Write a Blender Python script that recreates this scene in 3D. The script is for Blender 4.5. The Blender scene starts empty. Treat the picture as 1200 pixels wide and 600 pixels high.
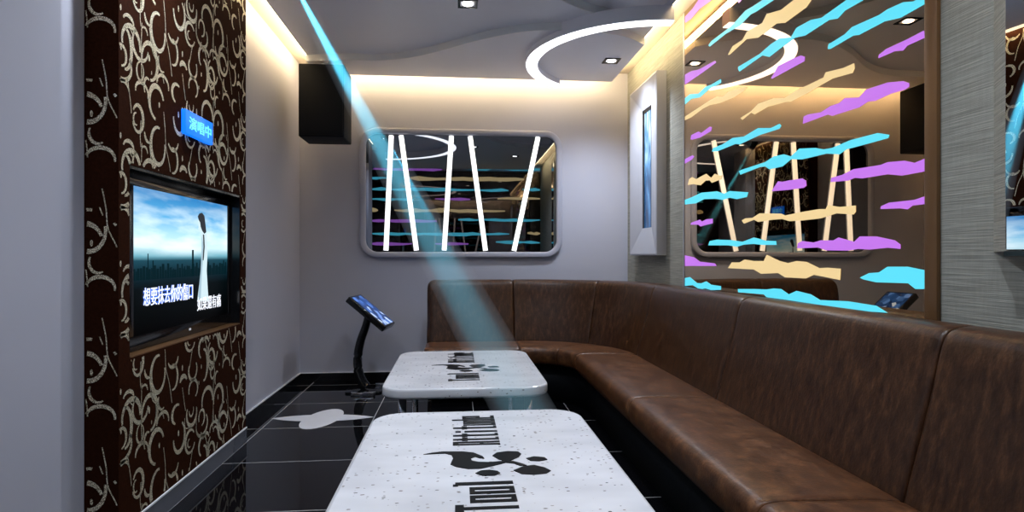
import bpy, bmesh, math, random
from mathutils import Vector, Matrix
from math import sin, cos, pi, atan, tan, radians as R

random.seed(7)
sc = bpy.context.scene
C = sc.collection
# ------------------------------------------------------------------ camera, world, exposure
TH = R(5.3)          # yaw of the camera to the right of the room's long axis
H = 1.1              # lens height
F = 700.0            # focal length for a 1200 px wide frame
cam = bpy.data.cameras.new('camera'); camo = bpy.data.objects.new('camera', cam); C.objects.link(camo)
cam.sensor_width = 36; cam.lens = 21.0; cam.clip_start = 0.02
camo.location = (0, 0, H); camo.rotation_euler = (R(90), 0, -TH)
sc.camera = camo
w = bpy.data.worlds.new('world'); sc.world = w; w.use_nodes = True
w.node_tree.nodes['Background'].inputs[0].default_value = (.02, .02, .025, 1)
sc.view_settings.view_transform = 'Standard'; sc.view_settings.look = 'None'
sc.view_settings.gamma = 1; sc.view_settings.use_curve_mapping = False
sc.view_settings.exposure = 0.58
sc.cycles.max_bounces = 9; sc.cycles.diffuse_bounces = 4; sc.cycles.glossy_bounces = 6
sc.cycles.volume_bounces = 0
sc.cycles.caustics_reflective = False; sc.cycles.caustics_refractive = False
sc.cycles.use_denoising = True
sc.cycles.sample_clamp_indirect = 4

DOWN_W = 26          # each ceiling downlight
COVE = 19.0           # cove led strip emission
RINGE = 2.2
BEAM_W = 2300
TUBE = .85
STRIPE = .42

# room
XL, XR, YB, YN, ZT = -1.36, 1.56, 5.35, -.40, 2.77
SX0, SX1, SY0, SY1 = -1.18, 1.36, -.24, 5.16      # suspended ceiling
ZR, ZM, ZS = 2.735, 2.685, 2.635                   # its three levels

def at_x(px, py, X):
    """a point of the photograph on the wall plane x = X"""
    t = (px - 600) / F
    Y = X / tan(atan(t) + TH)
    d = Y*cos(TH) + X*sin(TH)
    return (X, Y, H + (300 - py)/F*d)
def at_y(px, py, Y):
    t = (px - 600) / F
    X = Y * tan(atan(t) + TH)
    d = Y*cos(TH) + X*sin(TH)
    return (X, Y, H + (300 - py)/F*d)
def at_z(px, py, z):
    d = (z - H)*F/(300 - py); r = (px - 600)/F*d
    return (r*cos(TH) + d*sin(TH), d*cos(TH) - r*sin(TH), z)

# ------------------------------------------------------------------ materials
def s2l(c):
    return tuple(((v/255)/12.92 if v/255 <= .04045 else ((v/255+.055)/1.055)**2.4) for v in c)
def mat(name, col=(.5,.5,.5), rough=.5, metal=0, emit=None, es=0, spec=.5, coat=0, noise=None, bump=None):
    m = bpy.data.materials.new(name); m.use_nodes = True
    nt = m.node_tree; b = nt.nodes['Principled BSDF']
    b.inputs['Base Color'].default_value = (*col, 1)
    b.inputs['Roughness'].default_value = rough; b.inputs['Metallic'].default_value = metal
    b.inputs['Specular IOR Level'].default_value = spec
    b.inputs['Coat Weight'].default_value = coat; b.inputs['Coat Roughness'].default_value = .05
    if emit: b.inputs['Emission Color'].default_value = (*emit, 1); b.inputs['Emission Strength'].default_value = es
    if noise or bump:
        tc = nt.nodes.new('ShaderNodeTexCoord')
        n = nt.nodes.new('ShaderNodeTexNoise'); n.inputs['Detail'].default_value = 4
        n.inputs['Scale'].default_value = (noise or bump)[0]
        nt.links.new(tc.outputs['Object'], n.inputs['Vector'])
        if noise:
            mx = nt.nodes.new('ShaderNodeMix'); mx.data_type = 'RGBA'
            k = noise[1]
            mx.inputs[6].default_value = (*[c*(1-k) for c in col], 1); mx.inputs[7].default_value = (*[min(1, c*(1+k)) for c in col], 1)
            nt.links.new(n.outputs['Fac'], mx.inputs[0]); nt.links.new(mx.outputs[2], b.inputs['Base Color'])
        if bump:
            bp = nt.nodes.new('ShaderNodeBump'); bp.inputs['Strength'].default_value = bump[1]; bp.inputs['Distance'].default_value = .01
            nt.links.new(n.outputs['Fac'], bp.inputs['Height']); nt.links.new(bp.outputs['Normal'], b.inputs['Normal'])
    return m
def N(m, t): return m.node_tree.nodes.new(t)
def L(m, a, b): m.node_tree.links.new(a, b)
def BS(m): return m.node_tree.nodes['Principled BSDF']
def ramp(m, stops):
    r = N(m, 'ShaderNodeValToRGB'); e = r.color_ramp.elements
    while len(e) > 1: e.remove(e[-1])
    e[0].position = stops[0][0]; e[0].color = (*stops[0][1], 1)
    for p, c in stops[1:]:
        x = e.new(p); x.color = (*c, 1)
    return r
def mapped(m, scale=(1,1,1)):
    tc = N(m, 'ShaderNodeTexCoord'); mp = N(m, 'ShaderNodeMapping'); mp.inputs['Scale'].default_value = scale
    L(m, tc.outputs['Object'], mp.inputs['Vector']); return mp

M_wall = mat('painted_plaster', (.45,.45,.52), .75, noise=(3,.03), bump=(220,.05))
M_ceil = mat('ceiling_paint', (.86,.85,.93), .38, spec=.8, noise=(2,.03))
M_ceil2 = mat('recess_paint', (.70,.62,.52), .8, noise=(2,.03))
M_led = mat('warm_led', (.8,.7,.5), .5, emit=(1,.78,.44), es=COVE)
M_black = mat('black_lacquer', (.008,.008,.009), .12, noise=(12,.2))
M_blackmatte = mat('black_vinyl', (.005,.006,.008), .6, spec=.15, noise=(60,.25), bump=(300,.1))
M_blackplast = mat('black_plastic', (.01,.01,.011), .3, noise=(30,.15))
M_chrome = mat('chrome', (.75,.76,.8), .12, 1, noise=(5,.04))
M_silver = mat('silver_lacquer', (.50,.51,.56), .33, .25, noise=(8,.04))
M_framegrey = mat('grey_lacquer_frame', (.40,.40,.47), .35, noise=(8,.03))
M_skirt = mat('brushed_steel_skirting', (.30,.31,.36), .22, .6, noise=(20,.06))
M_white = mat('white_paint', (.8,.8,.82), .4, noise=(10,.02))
M_whitemit = mat('lamp_glass', (1,1,1), .4, emit=(1,.97,.92), es=6)
M_tube = mat('white_light_tube', (1,1,1), .4, emit=(1,1,1), es=TUBE)
M_ring = mat('ring_diffuser', (1,1,1), .4, emit=(1,.98,1), es=RINGE)
M_decal = mat('black_inlay', (.004,.0045,.006), .3, spec=.06, noise=(20,.2))
M_cyan = mat('cyan_acrylic', (.1,.5,.6), .3, emit=s2l((92,224,250)), es=STRIPE/.62*.95)
M_peach = mat('peach_acrylic', (.6,.45,.25), .3, emit=s2l((245,215,155)), es=STRIPE/.62*.9)
M_violet = mat('violet_acrylic', (.4,.2,.5), .3, emit=s2l((200,118,240)), es=STRIPE/.62*.9)
for m in (M_cyan, M_peach, M_violet): BS(m).inputs['Base Color'].default_value = (*[c*.25 for c in BS(m).inputs['Base Color'].default_value[:3]], 1)
def mirror(name, tint, extra=(0,0,0), er=0):
    m = mat(name, tint, .0, 1, noise=(.7,.015))
    return m
M_bronze = mat('bronze_mirror', (.62,.46,.29), .004, 1, noise=(.6,.02))
M_smoke = mat('smoked_mirror', (.27,.285,.315), .004, 1, noise=(.6,.02))
M_darkglass = mat('dark_glass_mirror', (.16,.13,.11), .01, 1, noise=(.6,.02))
M_mirror = mat('clear_mirror', (.72,.76,.8), .004, 1, noise=(.6,.01))
M_bronzetrim = mat('brown_trim', (.16,.08,.032), .3, .2, noise=(6,.15))

# black polished floor tiles with pale joints
M_floor = mat('polished_black_tile', (.004,.004,.005), .035, spec=.34)
def floor_nodes(m):
    tc = N(m, 'ShaderNodeTexCoord'); sp = N(m, 'ShaderNodeSeparateXYZ'); L(m, tc.outputs['Object'], sp.inputs[0])
    outs = []
    for i, off, pit in ((0, 1.24, .678), (1, -2.65, .64)):
        a = N(m, 'ShaderNodeMath'); a.operation = 'ADD'; a.inputs[1].default_value = off + 10*pit; L(m, sp.outputs[i], a.inputs[0])
        b = N(m, 'ShaderNodeMath'); b.operation = 'DIVIDE'; b.inputs[1].default_value = pit; L(m, a.outputs[0], b.inputs[0])
        c = N(m, 'ShaderNodeMath'); c.operation = 'FRACT'; L(m, b.outputs[0], c.inputs[0])
        d = N(m, 'ShaderNodeMath'); d.operation = 'LESS_THAN'; d.inputs[1].default_value = .008; L(m, c.outputs[0], d.inputs[0])
        outs.append(d)
    mx = N(m, 'ShaderNodeMath'); mx.operation = 'MAXIMUM'; L(m, outs[0].outputs[0], mx.inputs[0]); L(m, outs[1].outputs[0], mx.inputs[1])
    mc = N(m, 'ShaderNodeMix'); mc.data_type = 'RGBA'; mc.inputs[6].default_value = (.004,.004,.005,1); mc.inputs[7].default_value = (.42,.42,.43,1)
    L(m, mx.outputs[0], mc.inputs[0]); L(m, mc.outputs[2], BS(m).inputs['Base Color'])
    mr = N(m, 'ShaderNodeMath'); mr.operation = 'MULTIPLY_ADD'; mr.inputs[1].default_value = .4; mr.inputs[2].default_value = .035
    L(m, mx.outputs[0], mr.inputs[0]); L(m, mr.outputs[0], BS(m).inputs['Roughness'])
floor_nodes(M_floor)

# horizontally woven grey wallpaper
M_paper = mat('woven_grey_wallpaper', (.2,.2,.19), .8)
mp = mapped(M_paper, (5, 5, 230)); n = N(M_paper, 'ShaderNodeTexNoise'); n.inputs['Scale'].default_value = 1; n.inputs['Detail'].default_value = 5
L(M_paper, mp.outputs[0], n.inputs['Vector'])
mp2 = mapped(M_paper, (90, 90, 14)); n2 = N(M_paper, 'ShaderNodeTexNoise'); n2.inputs['Scale'].default_value = 1; n2.inputs['Detail'].default_value = 2
L(M_paper, mp2.outputs[0], n2.inputs['Vector'])
ad = N(M_paper, 'ShaderNodeMath'); ad.operation = 'MULTIPLY_ADD'; ad.inputs[1].default_value = .16
L(M_paper, n2.outputs['Fac'], ad.inputs[0]); L(M_paper, n.outputs['Fac'], ad.inputs[2])
r = ramp(M_paper, [(.30,(.16,.16,.138)), (.58,(.27,.268,.232)), (.9,(.40,.39,.335))]); L(M_paper, ad.outputs[0], r.inputs[0])
L(M_paper, r.outputs[0], BS(M_paper).inputs['Base Color'])
bp = N(M_paper, 'ShaderNodeBump'); bp.inputs['Strength'].default_value = .5; bp.inputs['Distance'].default_value = .004
L(M_paper, ad.outputs[0], bp.inputs['Height']); L(M_paper, bp.outputs[0], BS(M_paper).inputs['Normal'])

# brown leather
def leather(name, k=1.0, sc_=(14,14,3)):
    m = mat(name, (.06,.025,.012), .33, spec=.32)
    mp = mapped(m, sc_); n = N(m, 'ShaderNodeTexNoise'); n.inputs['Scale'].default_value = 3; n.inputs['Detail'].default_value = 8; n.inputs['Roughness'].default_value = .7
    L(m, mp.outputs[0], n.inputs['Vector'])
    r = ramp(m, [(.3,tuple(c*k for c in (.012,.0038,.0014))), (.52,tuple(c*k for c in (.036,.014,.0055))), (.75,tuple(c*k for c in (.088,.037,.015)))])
    L(m, n.outputs['Fac'], r.inputs[0]); L(m, r.outputs[0], BS(m).inputs['Base Color'])
    n3 = N(m, 'ShaderNodeTexNoise'); n3.inputs['Scale'].default_value = 120; n3.inputs['Detail'].default_value = 3
    tc = N(m, 'ShaderNodeTexCoord'); L(m, tc.outputs['Object'], n3.inputs['Vector'])
    bp = N(m, 'ShaderNodeBump'); bp.inputs['Strength'].default_value = .18; bp.inputs['Distance'].default_value = .004
    L(m, n3.outputs['Fac'], bp.inputs['Height']); L(m, bp.outputs[0], BS(m).inputs['Normal'])
    mr = N(m, 'ShaderNodeMapRange'); mr.inputs[3].default_value = .25; mr.inputs[4].default_value = .42
    L(m, n.outputs['Fac'], mr.inputs[0]); L(m, mr.outputs[0], BS(m).inputs['Roughness'])
    return m
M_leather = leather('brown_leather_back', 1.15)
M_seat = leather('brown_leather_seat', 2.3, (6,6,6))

# white terrazzo
M_stone = mat('white_terrazzo', (.8,.8,.8), .24, spec=.45)
mp = mapped(M_stone, (.62, 1.25, 1)); v = N(M_stone, 'ShaderNodeTexVoronoi'); v.inputs['Scale'].default_value = 80; v.inputs['Randomness'].default_value = 1
nz = N(M_stone, 'ShaderNodeTexNoise'); nz.inputs['Scale'].default_value = 140; nz.inputs['Detail'].default_value = 2
L(M_stone, mp.outputs[0], v.inputs['Vector']); L(M_stone, mp.outputs[0], nz.inputs['Vector'])
wn = N(M_stone, 'ShaderNodeSeparateColor'); L(M_stone, v.outputs['Color'], wn.inputs[0])
th = N(M_stone, 'ShaderNodeMapRange'); th.inputs[1].default_value = .45; th.inputs[2].default_value = 1; th.inputs[3].default_value = 0; th.inputs[4].default_value = .42
L(M_stone, wn.outputs[0], th.inputs[0])
ds = N(M_stone, 'ShaderNodeMath'); ds.operation = 'MULTIPLY_ADD'; ds.inputs[1].default_value = .25; ds.inputs[2].default_value = -.02
L(M_stone, nz.outputs['Fac'], ds.inputs[0])
su = N(M_stone, 'ShaderNodeMath'); su.operation = 'ADD'; L(M_stone, v.outputs['Distance'], su.inputs[0]); L(M_stone, ds.outputs[0], su.inputs[1])
lt = N(M_stone, 'ShaderNodeMath'); lt.operation = 'LESS_THAN'; L(M_stone, su.outputs[0], lt.inputs[0]); L(M_stone, th.outputs[0], lt.inputs[1])
rc = ramp(M_stone, [(0,(.05,.045,.045)), (.5,(.16,.12,.10)), (1,(.35,.33,.32))]); L(M_stone, wn.outputs[1], rc.inputs[0])
n2 = N(M_stone, 'ShaderNodeTexNoise'); n2.inputs['Scale'].default_value = 5; L(M_stone, mp.outputs[0], n2.inputs['Vector'])
rb = ramp(M_stone, [(.3,(.54,.54,.57)), (.7,(.68,.68,.71))]); L(M_stone, n2.outputs['Fac'], rb.inputs[0])
mx = N(M_stone, 'ShaderNodeMix'); mx.data_type = 'RGBA'; L(M_stone, lt.outputs[0], mx.inputs[0]); L(M_stone, rb.outputs[0], mx.inputs[6]); L(M_stone, rc.outputs[0], mx.inputs[7])
L(M_stone, mx.outputs[2], BS(M_stone).inputs['Base Color'])

# dark brown panel and its glittering scrolls
M_panel = mat('dark_brown_fabric_panel', (.026,.0075,.003), .8, spec=.03, noise=(90,.5))
M_scroll = mat('glitter_gold_scroll', (.5,.46,.34), .35, .3)
n = N(M_scroll, 'ShaderNodeTexNoise'); n.inputs['Scale'].default_value = 330; n.inputs['Detail'].default_value = 1
tc = N(M_scroll, 'ShaderNodeTexCoord'); L(M_scroll, tc.outputs['Object'], n.inputs['Vector'])
r = ramp(M_scroll, [(.40,(.17,.13,.075)), (.5,(.60,.51,.34)), (.6,(1,.93,.72))]); L(M_scroll, n.outputs['Fac'], r.inputs[0])
L(M_scroll, r.outputs[0], BS(M_scroll).inputs['Base Color'])

# ------------------------------------------------------------------ mesh helpers
class MB:
    def __init__(s): s.v = []; s.f = []; s.m = []
    def face(s, pts, mi=0):
        i = len(s.v); s.v += [tuple(p) for p in pts]; s.f.append(list(range(i, i+len(pts)))); s.m.append(mi)
    def raw(s, vs, fs, mi=0):
        i = len(s.v); s.v += [tuple(p) for p in vs]
        for f in fs: s.f.append([i+k for k in f]); s.m.append(mi)
    def box(s, x0, x1, y0, y1, z0, z1, mi=0, M=None):
        vs = [Vector((x, y, z)) for z in (z0, z1) for y in (y0, y1) for x in (x0, x1)]
        if M is not None: vs = [M @ p for p in vs]
        s.raw(vs, [(0,2,3,1),(4,5,7,6),(0,1,5,4),(2,6,7,3),(0,4,6,2),(1,3,7,5)], mi)
    def prism(s, pts, z0, z1, mi=0):
        """pts 2D polygon (possibly concave) extruded along z; returns nothing"""
        a = sum(pts[i][0]*pts[(i+1) % len(pts)][1] - pts[(i+1) % len(pts)][0]*pts[i][1] for i in range(len(pts)))
        if a < 0: pts = pts[::-1]
        n = len(pts)
        vs = [(x, y, z0) for x, y in pts] + [(x, y, z1) for x, y in pts]
        s.raw(vs, [tuple(range(n))[::-1], tuple(range(n, 2*n))] + [(i, (i+1) % n, n+(i+1) % n, n+i) for i in range(n)], mi)
    def tube(s, path, rad, seg=12, mi=0, caps=True):
        path = [Vector(p) for p in path]; rings = []
        up = Vector((0,0,1))
        for i, p in enumerate(path):
            t = (path[min(i+1, len(path)-1)] - path[max(i-1, 0)]).normalized()
            a = t.cross(up)
            if a.length < .1: a = t.cross(Vector((0,1,0)))
            a.normalize(); b = t.cross(a)
            r = rad[i] if isinstance(rad, (list, tuple)) else rad
            rx, ry = r if isinstance(r, tuple) else (r, r)
            rings.append([p + a*rx*cos(2*pi*k/seg) + b*ry*sin(2*pi*k/seg) for k in range(seg)])
        s.rings(rings, True, caps, mi)
    def rings(s, rings, closed=True, caps=True, mi=0):
        n = len(rings[0]); vs = [p for r in rings for p in r]; fs = []
        for i in range(len(rings)-1):
            for k in range(n if closed else n-1):
                fs.append((i*n+k, i*n+(k+1) % n, (i+1)*n+(k+1) % n, (i+1)*n+k))
        if caps: fs += [tuple(range(n))[::-1], tuple((len(rings)-1)*n+k for k in range(n))]
        s.raw(vs, fs, mi)
    def build(s, name, mats, parent=None, smooth=False, bevel=0, origin=None, M=None, segs=2):
        me = bpy.data.meshes.new(name); vs = s.v
        if M is not None: vs = [tuple(M @ Vector(p)) for p in vs]
        if parent is not None:
            inv = parent.matrix_basis.inverted() if parent.parent is None else (parent.parent.matrix_basis @ parent.matrix_basis).inverted()
            vs = [tuple(inv @ Vector(p)) for p in vs]
        elif origin is not None:
            vs = [(p[0]-origin[0], p[1]-origin[1], p[2]-origin[2]) for p in vs]
        me.from_pydata(vs, [], s.f)
        for m in (mats if isinstance(mats, (list, tuple)) else [mats]): me.materials.append(m)
        for p, k in zip(me.polygons, s.m): p.material_index = k; p.use_smooth = smooth
        bm = bmesh.new(); bm.from_mesh(me)
        bmesh.ops.remove_doubles(bm, verts=bm.verts, dist=1e-5)
        bmesh.ops.recalc_face_normals(bm, faces=bm.faces)
        big = [f for f in bm.faces if len(f.verts) > 4]
        if big: bmesh.ops.triangulate(bm, faces=big, ngon_method='EAR_CLIP')
        bm.to_mesh(me); bm.free()
        o = bpy.data.objects.new(name, me); C.objects.link(o)
        if parent is not None: o.parent = parent
        elif origin is not None: o.location = origin
        if bevel:
            b = o.modifiers.new('bevel', 'BEVEL'); b.width = bevel; b.segments = segs; b.limit_method = 'ANGLE'; b.angle_limit = R(40)
            for p in me.polygons: p.use_smooth = True
        return o
def thing(name, loc, label, cat, group=None, rz=0):
    o = bpy.data.objects.new(name, None); C.objects.link(o); o.location = loc; o.rotation_euler = (0, 0, rz)
    o.empty_display_size = .1
    o['label'] = label; o['category'] = cat
    if group: o['group'] = group
    return o
def tag(o, label, cat, group=None):
    o['label'] = label; o['category'] = cat
    if group: o['group'] = group
    return o
def struct(o): o['kind'] = 'structure'; return o
def rrect(x0, x1, y0, y1, r, n=8):
    p = []
    for cx, cy, a in ((x1-r, y1-r, 0), (x0+r, y1-r, 90), (x0+r, y0+r, 180), (x1-r, y0+r, 270)):
        p += [(cx + r*cos(R(a+90*k/n)), cy + r*sin(R(a+90*k/n))) for k in range(n+1)]
    return p
def text_mesh(s, size, depth=.0008, offset=0.0):
    cu = bpy.data.curves.new('t', 'FONT'); cu.body = s; cu.size = size; cu.extrude = depth; cu.offset = offset; cu.resolution_u = 3
    o = bpy.data.objects.new('t', cu); C.objects.link(o)
    dg = bpy.context.evaluated_depsgraph_get(); dg.update()
    me = bpy.data.meshes.new_from_object(o.evaluated_get(dg)); C.objects.unlink(o); bpy.data.objects.remove(o)
    vs = [v.co.copy() for v in me.vertices]; fs = [tuple(p.vertices) for p in me.polygons]
    xs = [v.x for v in vs]; ys = [v.y for v in vs]
    return vs, fs, (min(xs), max(xs), min(ys), max(ys))
def text_on_left(mb, s, X, Y0, Y1, z0, z1, offset=0.0, mi=0, slant=0):
    vs, fs, (a, b, c, d) = text_mesh(s, .1, offset=offset)
    mb.raw([(X + v.z, Y0 + (v.x-a)/(b-a)*(Y1-Y0), z0 + (v.y-c)/(d-c)*(z1-z0) + slant*(v.x-a)/(b-a)) for v in vs], fs, mi)

# ------------------------------------------------------------------ room shell
XW, YW = -1.92, 1.65      # the room is wider on the left before the pilaster
b = MB(); b.box(XW-.1, XR+.1, YN-.1, YB+.1, -.08, 0); fl = struct(b.build('floor', M_floor))
b = MB(); b.box(XW-.1, XR+.1, YN-.1, YB+.1, ZT, ZT+.06); struct(b.build('ceiling', M_ceil2))
b = MB(); b.box(XL-.1, XR+.1, YB, YB+.1, 0, ZT); struct(b.build('wall_back', M_wall))
b = MB(); b.box(XL-.1, XL, YW, YB, 0, ZT); b.box(XL, -1.25, YW, 2.02, 0, ZT); b.box(XW-.1, XL-.1, YW, YW+.1, 0, ZT); b.box(XW-.1, XW, YN, YW, 0, ZT); struct(b.build('wall_left', M_wall))
b = MB(); b.box(XR, XR+.1, YN, YB, 0, ZT); struct(b.build('wall_right', M_paper))
b = MB(); b.box(XW-.1, XR+.1, YN-.1, YN, 0, ZT); struct(b.build('wall_near', M_wall))
# dark gloss skirting with a pale top bead
def skirting(name, x0, x1, y0, y1, zt=.078, m=M_black):
    b = MB(); b.box(x0, x1, y0, y1, 0, zt); b.box(x0, x1, y0, y1, zt, zt+.006, 1)
    return struct(b.build(name, [m, M_white]))
skirting('baseboard_left', XL, XL+.012, 3.66, YB)
skirting('baseboard_back', XL+.012, -.27, YB-.012, YB)

def stroke(poly, wf):
    """a list of quads along poly with half widths wf(t)"""
    q = []; n = len(poly)
    L_, R_ = [], []
    for i, p in enumerate(poly):
        a = poly[max(0, i-1)]; c = poly[min(n-1, i+1)]
        t = Vector((c[0]-a[0], c[1]-a[1]));
        if t.length < 1e-9: t = Vector((1, 0))
        t.normalize(); k = wf(i/(n-1)); nn = Vector((-t.y, t.x))*k
        L_.append((p[0]+nn.x, p[1]+nn.y)); R_.append((p[0]-nn.x, p[1]-nn.y))
    for i in range(n-1): q.append((L_[i], L_[i+1], R_[i+1], R_[i]))
    return q
# suspended ceiling: three levels with curved steps
def smooth(pts, n=8):
    """catmull-rom through 2D points"""
    P = [pts[0]] + list(pts) + [pts[-1]]; o = []
    for i in range(1, len(P)-2):
        for k in range(n):
            t = k/n; a, b_, c, d = P[i-1], P[i], P[i+1], P[i+2]
            o.append(tuple(.5*((2*b_[j]) + (-a[j]+c[j])*t + (2*a[j]-5*b_[j]+4*c[j]-d[j])*t*t + (-a[j]+3*b_[j]-3*c[j]+d[j])*t**3) for j in (0, 1)))
    o.append(tuple(pts[-1])); return o
sc_pts = [(SX0, 4.84), (-.86, 4.78), (-.57, 4.76), (-.26, 4.61), (.15, 4.26), (.49, 4.05), (.84, 4.01), (1.15, 4.08), (SX1, 4.24)]
s_line = smooth(sc_pts)
r_line = smooth([(SX1, 3.85), (1.12, 3.90), (.85, 3.80), (.62, 3.62), (.42, 3.25), (.38, 2.8), (.55, 2.35), (.9, 2.1), (SX1, 2.0)])
main = [(XW+.06, SY0), (SX1, SY0)] + r_line[::-1] + s_line[::-1] + [(SX0, YW-.03), (XW+.06, YW-.03)]
b = MB(); b.prism(main, ZM, ZR+.001)
b.prism([(XW+.06, SY0), (SX1, SY0), (SX1, SY1), (SX0, SY1), (SX0, YW-.03), (XW+.06, YW-.03)], ZR, ZR+.012)
b.box(SX1-.012, SX1, 1.95, 3.9, ZM, ZR)  # lip added to keep the led strip's light out of the raised recess
b.prism(s_line + [(SX1, SY1), (SX0, SY1)], ZS, ZR+.001)
susp = struct(b.build('ceiling_drop', M_ceil))
def band(line, z0, z1, t=.004):
    bb = MB(); q = stroke(line, lambda u: t)
    bb.prism([p[0] for p in q] + [q[-1][1]] + [q[-1][2]] + [p[3] for p in q[::-1]], z0, z1); return bb
band([(x, y-.004) for x, y in s_line], ZS-.002, ZM+.001).build('step_lit_band', M_white, susp)  # white bands on both step faces stand in for light falling there
band(r_line, ZM-.002, ZR).build('step_lit_band', M_white, susp)
b = MB()
for (x0, x1, y0, y1) in ((SX0, SX1, SY1, SY1+.006), (SX0-.006, SX0, 2.06, SY1), (SX1, SX1+.006, 0, SY1)):
    b.box(x0, x1, y0, y1, ZM+.004, ZR+.004)
b.build('led_strip', M_led, susp)

# floor inlay: pale oval and slender leaves
def floor_poly(cx, cy, a, bb, rot, lens=False, n=28):
    p = []
    for k in range(n):
        t = 2*pi*k/n; x = a*cos(t); y = bb*sin(t)
        if lens: y = bb*(1-(abs(cos(t)))**2.3)*(1 if sin(t) >= 0 else -1)
        p.append((cx + x*cos(rot) - y*sin(rot), cy + x*sin(rot) + y*cos(rot)))
    return p
M_inlay = mat('pale_grey_inlay', (.72,.72,.76), .25, noise=(9,.05))
b = MB(); b.prism(floor_poly(-.905, 4.16, .345, .085, R(-2), True), .0002, .0012)
b.prism(floor_poly(-.905, 4.14, .25, .118, R(80)), .0004, .0022)
b.build('flower_inlay', M_inlay, fl)

# ------------------------------------------------------------------ scroll patterned feature panel
PX, PY0, PY1 = -1.24, 2.325, 3.66
REC = (2.40, 3.575, .71, 1.448)      # TV niche y0,y1,z0,z1
panel = thing('feature_panel', (PX-.06, (PY0+PY1)/2, 0), 'dark brown wall panel with glittering gold scrolls around the television', 'wall panel')
b = MB(); zb = .09
b.box(XL+.001, PX, PY0, REC[0], zb, ZM-.0); b.box(XL+.001, PX, REC[1], PY1, zb, ZM)
b.box(XL+.001, PX, REC[0], REC[1], REC[3], ZM); b.box(XL+.001, PX, REC[0], REC[1], zb, REC[2])
b.box(XL+.001, XL+.012, REC[0], REC[1], REC[2], REC[3], 1)
b.box(XL+.012, PX-.004, REC[0], REC[1], REC[3]-.012, REC[3], 1)
b.box(XL+.012, PX-.004, REC[0], REC[0]+.008, REC[2], REC[3], 1)
b.box(XL+.012, PX-.004, REC[1]-.008, REC[1], REC[2], REC[3], 1)
b.build('panel_body', [M_panel, M_black], panel)
b = MB(); b.box(XL+.002, PX+.004, PY0-.004, PY1+.002, 0, .084); b.box(XL+.002, PX+.007, PY0-.006, PY1+.002, .084, .091, 1)
b.build('skirting', [M_skirt, M_white], panel)
def zc(x, y):      # zoomed reading of the photo to wall coordinates
    p = at_x(130 + x/5.4545, y/5.4545, PX); return p[1], p[2]
ELL = [(300,205,45,118,78,372,14),(185,455,22,58,95,430,8),(188,290,50,95,125,352,12),(212,215,20,40,0,170,7),(90,310,40,130,-95,95,15),
       (62,300,1,1,0,0,-24),(395,335,30,80,-100,100,10),(505,220,30,72,35,340,10),(500,225,11,26,80,300,5),(522,432,26,64,150,395,10),
       (580,225,36,72,170,400,10),(578,180,18,50,-90,200,8),(615,130,34,84,-10,195,12),(435,85,36,95,180,420,13),(430,55,1,1,0,0,-26),
       (515,55,32,78,150,375,12),(512,30,14,40,180,380,6),(685,225,30,90,-85,190,12),(683,208,1,1,0,0,-22),(585,370,24,64,20,240,10),
       (455,345,1,1,0,0,-24),(462,450,22,45,20,165,14),(330,550,38,66,-10,180,10),(325,400,24,60,150,300,8),(640,500,20,66,-160,150,10),
       (632,500,9,30,80,300,5),(655,372,24,46,-20,190,8),(712,435,28,84,20,260,12),(722,445,1,1,0,0,-18),(110,150,34,50,5,160,12),
       (60,45,1,1,0,0,-26),(240,100,26,60,180,300,10),(258,466,1,1,0,0,-16),(232,560,22,60,60,220,9),(420,600,30,60,60,250,12),
       (395,200,34,70,210,350,10),(560,560,1,1,0,0,-16),(525,560,28,60,-60,200,9)]
LIN = [[(335,0),(345,120),(350,230),(372,350),(388,490)],[(245,180),(262,320),(290,400),(297,520)],[(470,20),(475,90),(515,140)],
       [(545,60),(545,200),(560,280)],[(600,290),(612,420),(615,470)],[(655,30),(652,180),(655,330)],[(455,470),(465,560),(475,640)],
       [(520,290),(500,400)],[(190,0),(185,100),(190,170)],[(120,180),(135,215)],[(735,300),(740,340)]]
quads = []
for (cx, cy, rx, ry, a0, a1, wd) in ELL:
    y0, z0 = zc(cx, cy)
    if wd < 0:
        hh = abs(zc(cx, cy-wd)[1]-z0)
        quads.append([(y0+.30*hh*cos(2*pi*k/12)*1.2, z0+.8*hh*sin(2*pi*k/12)) for k in range(12)]); continue
    ax = (zc(cx+rx, cy)[0]-zc(cx-rx, cy)[0])/2; az = zc(cx, cy-ry)[1]-z0
    wz = abs(zc(cx, cy-wd)[1]-z0)*1.15; ph = random.uniform(.35, .65)
    pl = [(y0+ax*cos(R(a0+(a1-a0)*k/30)), z0+az*sin(R(a0+(a1-a0)*k/30))) for k in range(31)]
    quads += stroke(pl, lambda t: wz*(.5+.5*max(0, sin(pi*min(1, max(0, t/(2*ph) if t < ph else .5+(t-ph)/(2*(1-ph))))))**1.5))
for l in LIN:
    pl = smooth([zc(*p) for p in l], 6); quads += stroke(pl, lambda t: .0022)
TW, THH = .70, .475
b = MB()
def keep(y, z):
    if not (PY0+.002 < y < PY1-.002 and zb+.004 < z < ZM-.004): return False
    return not (REC[0]-.002 < y < REC[1]+.002 and REC[2]-.004 < z < REC[3]+.004)
ymin = min(p[0] for q in quads for p in q)
for iy in range(-2, 3):
    for iz in range(-6, 3):
        for q in quads:
            pts = [(y+iy*TW, z+iz*THH + (iy % 2)*.11) for y, z in q]
            if all(keep(*p) for p in pts):
                b.face([(PX+.0012, y, z) for y, z in pts])
            # the near return of the panel
            side = [(XL + .006 + (y - (PY0-.42)), z) for y, z in [(p[0], p[1]) for p in pts]]
            if all(XL+.004 < x < PX-.002 and zb+.004 < z < ZM-.004 for x, z in side):
                b.face([(x, PY0-.0012, z) for x, z in side])
b.build('scroll_pattern', M_scroll, panel)
b = MB()   # lit lower ledge of the niche
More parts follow.
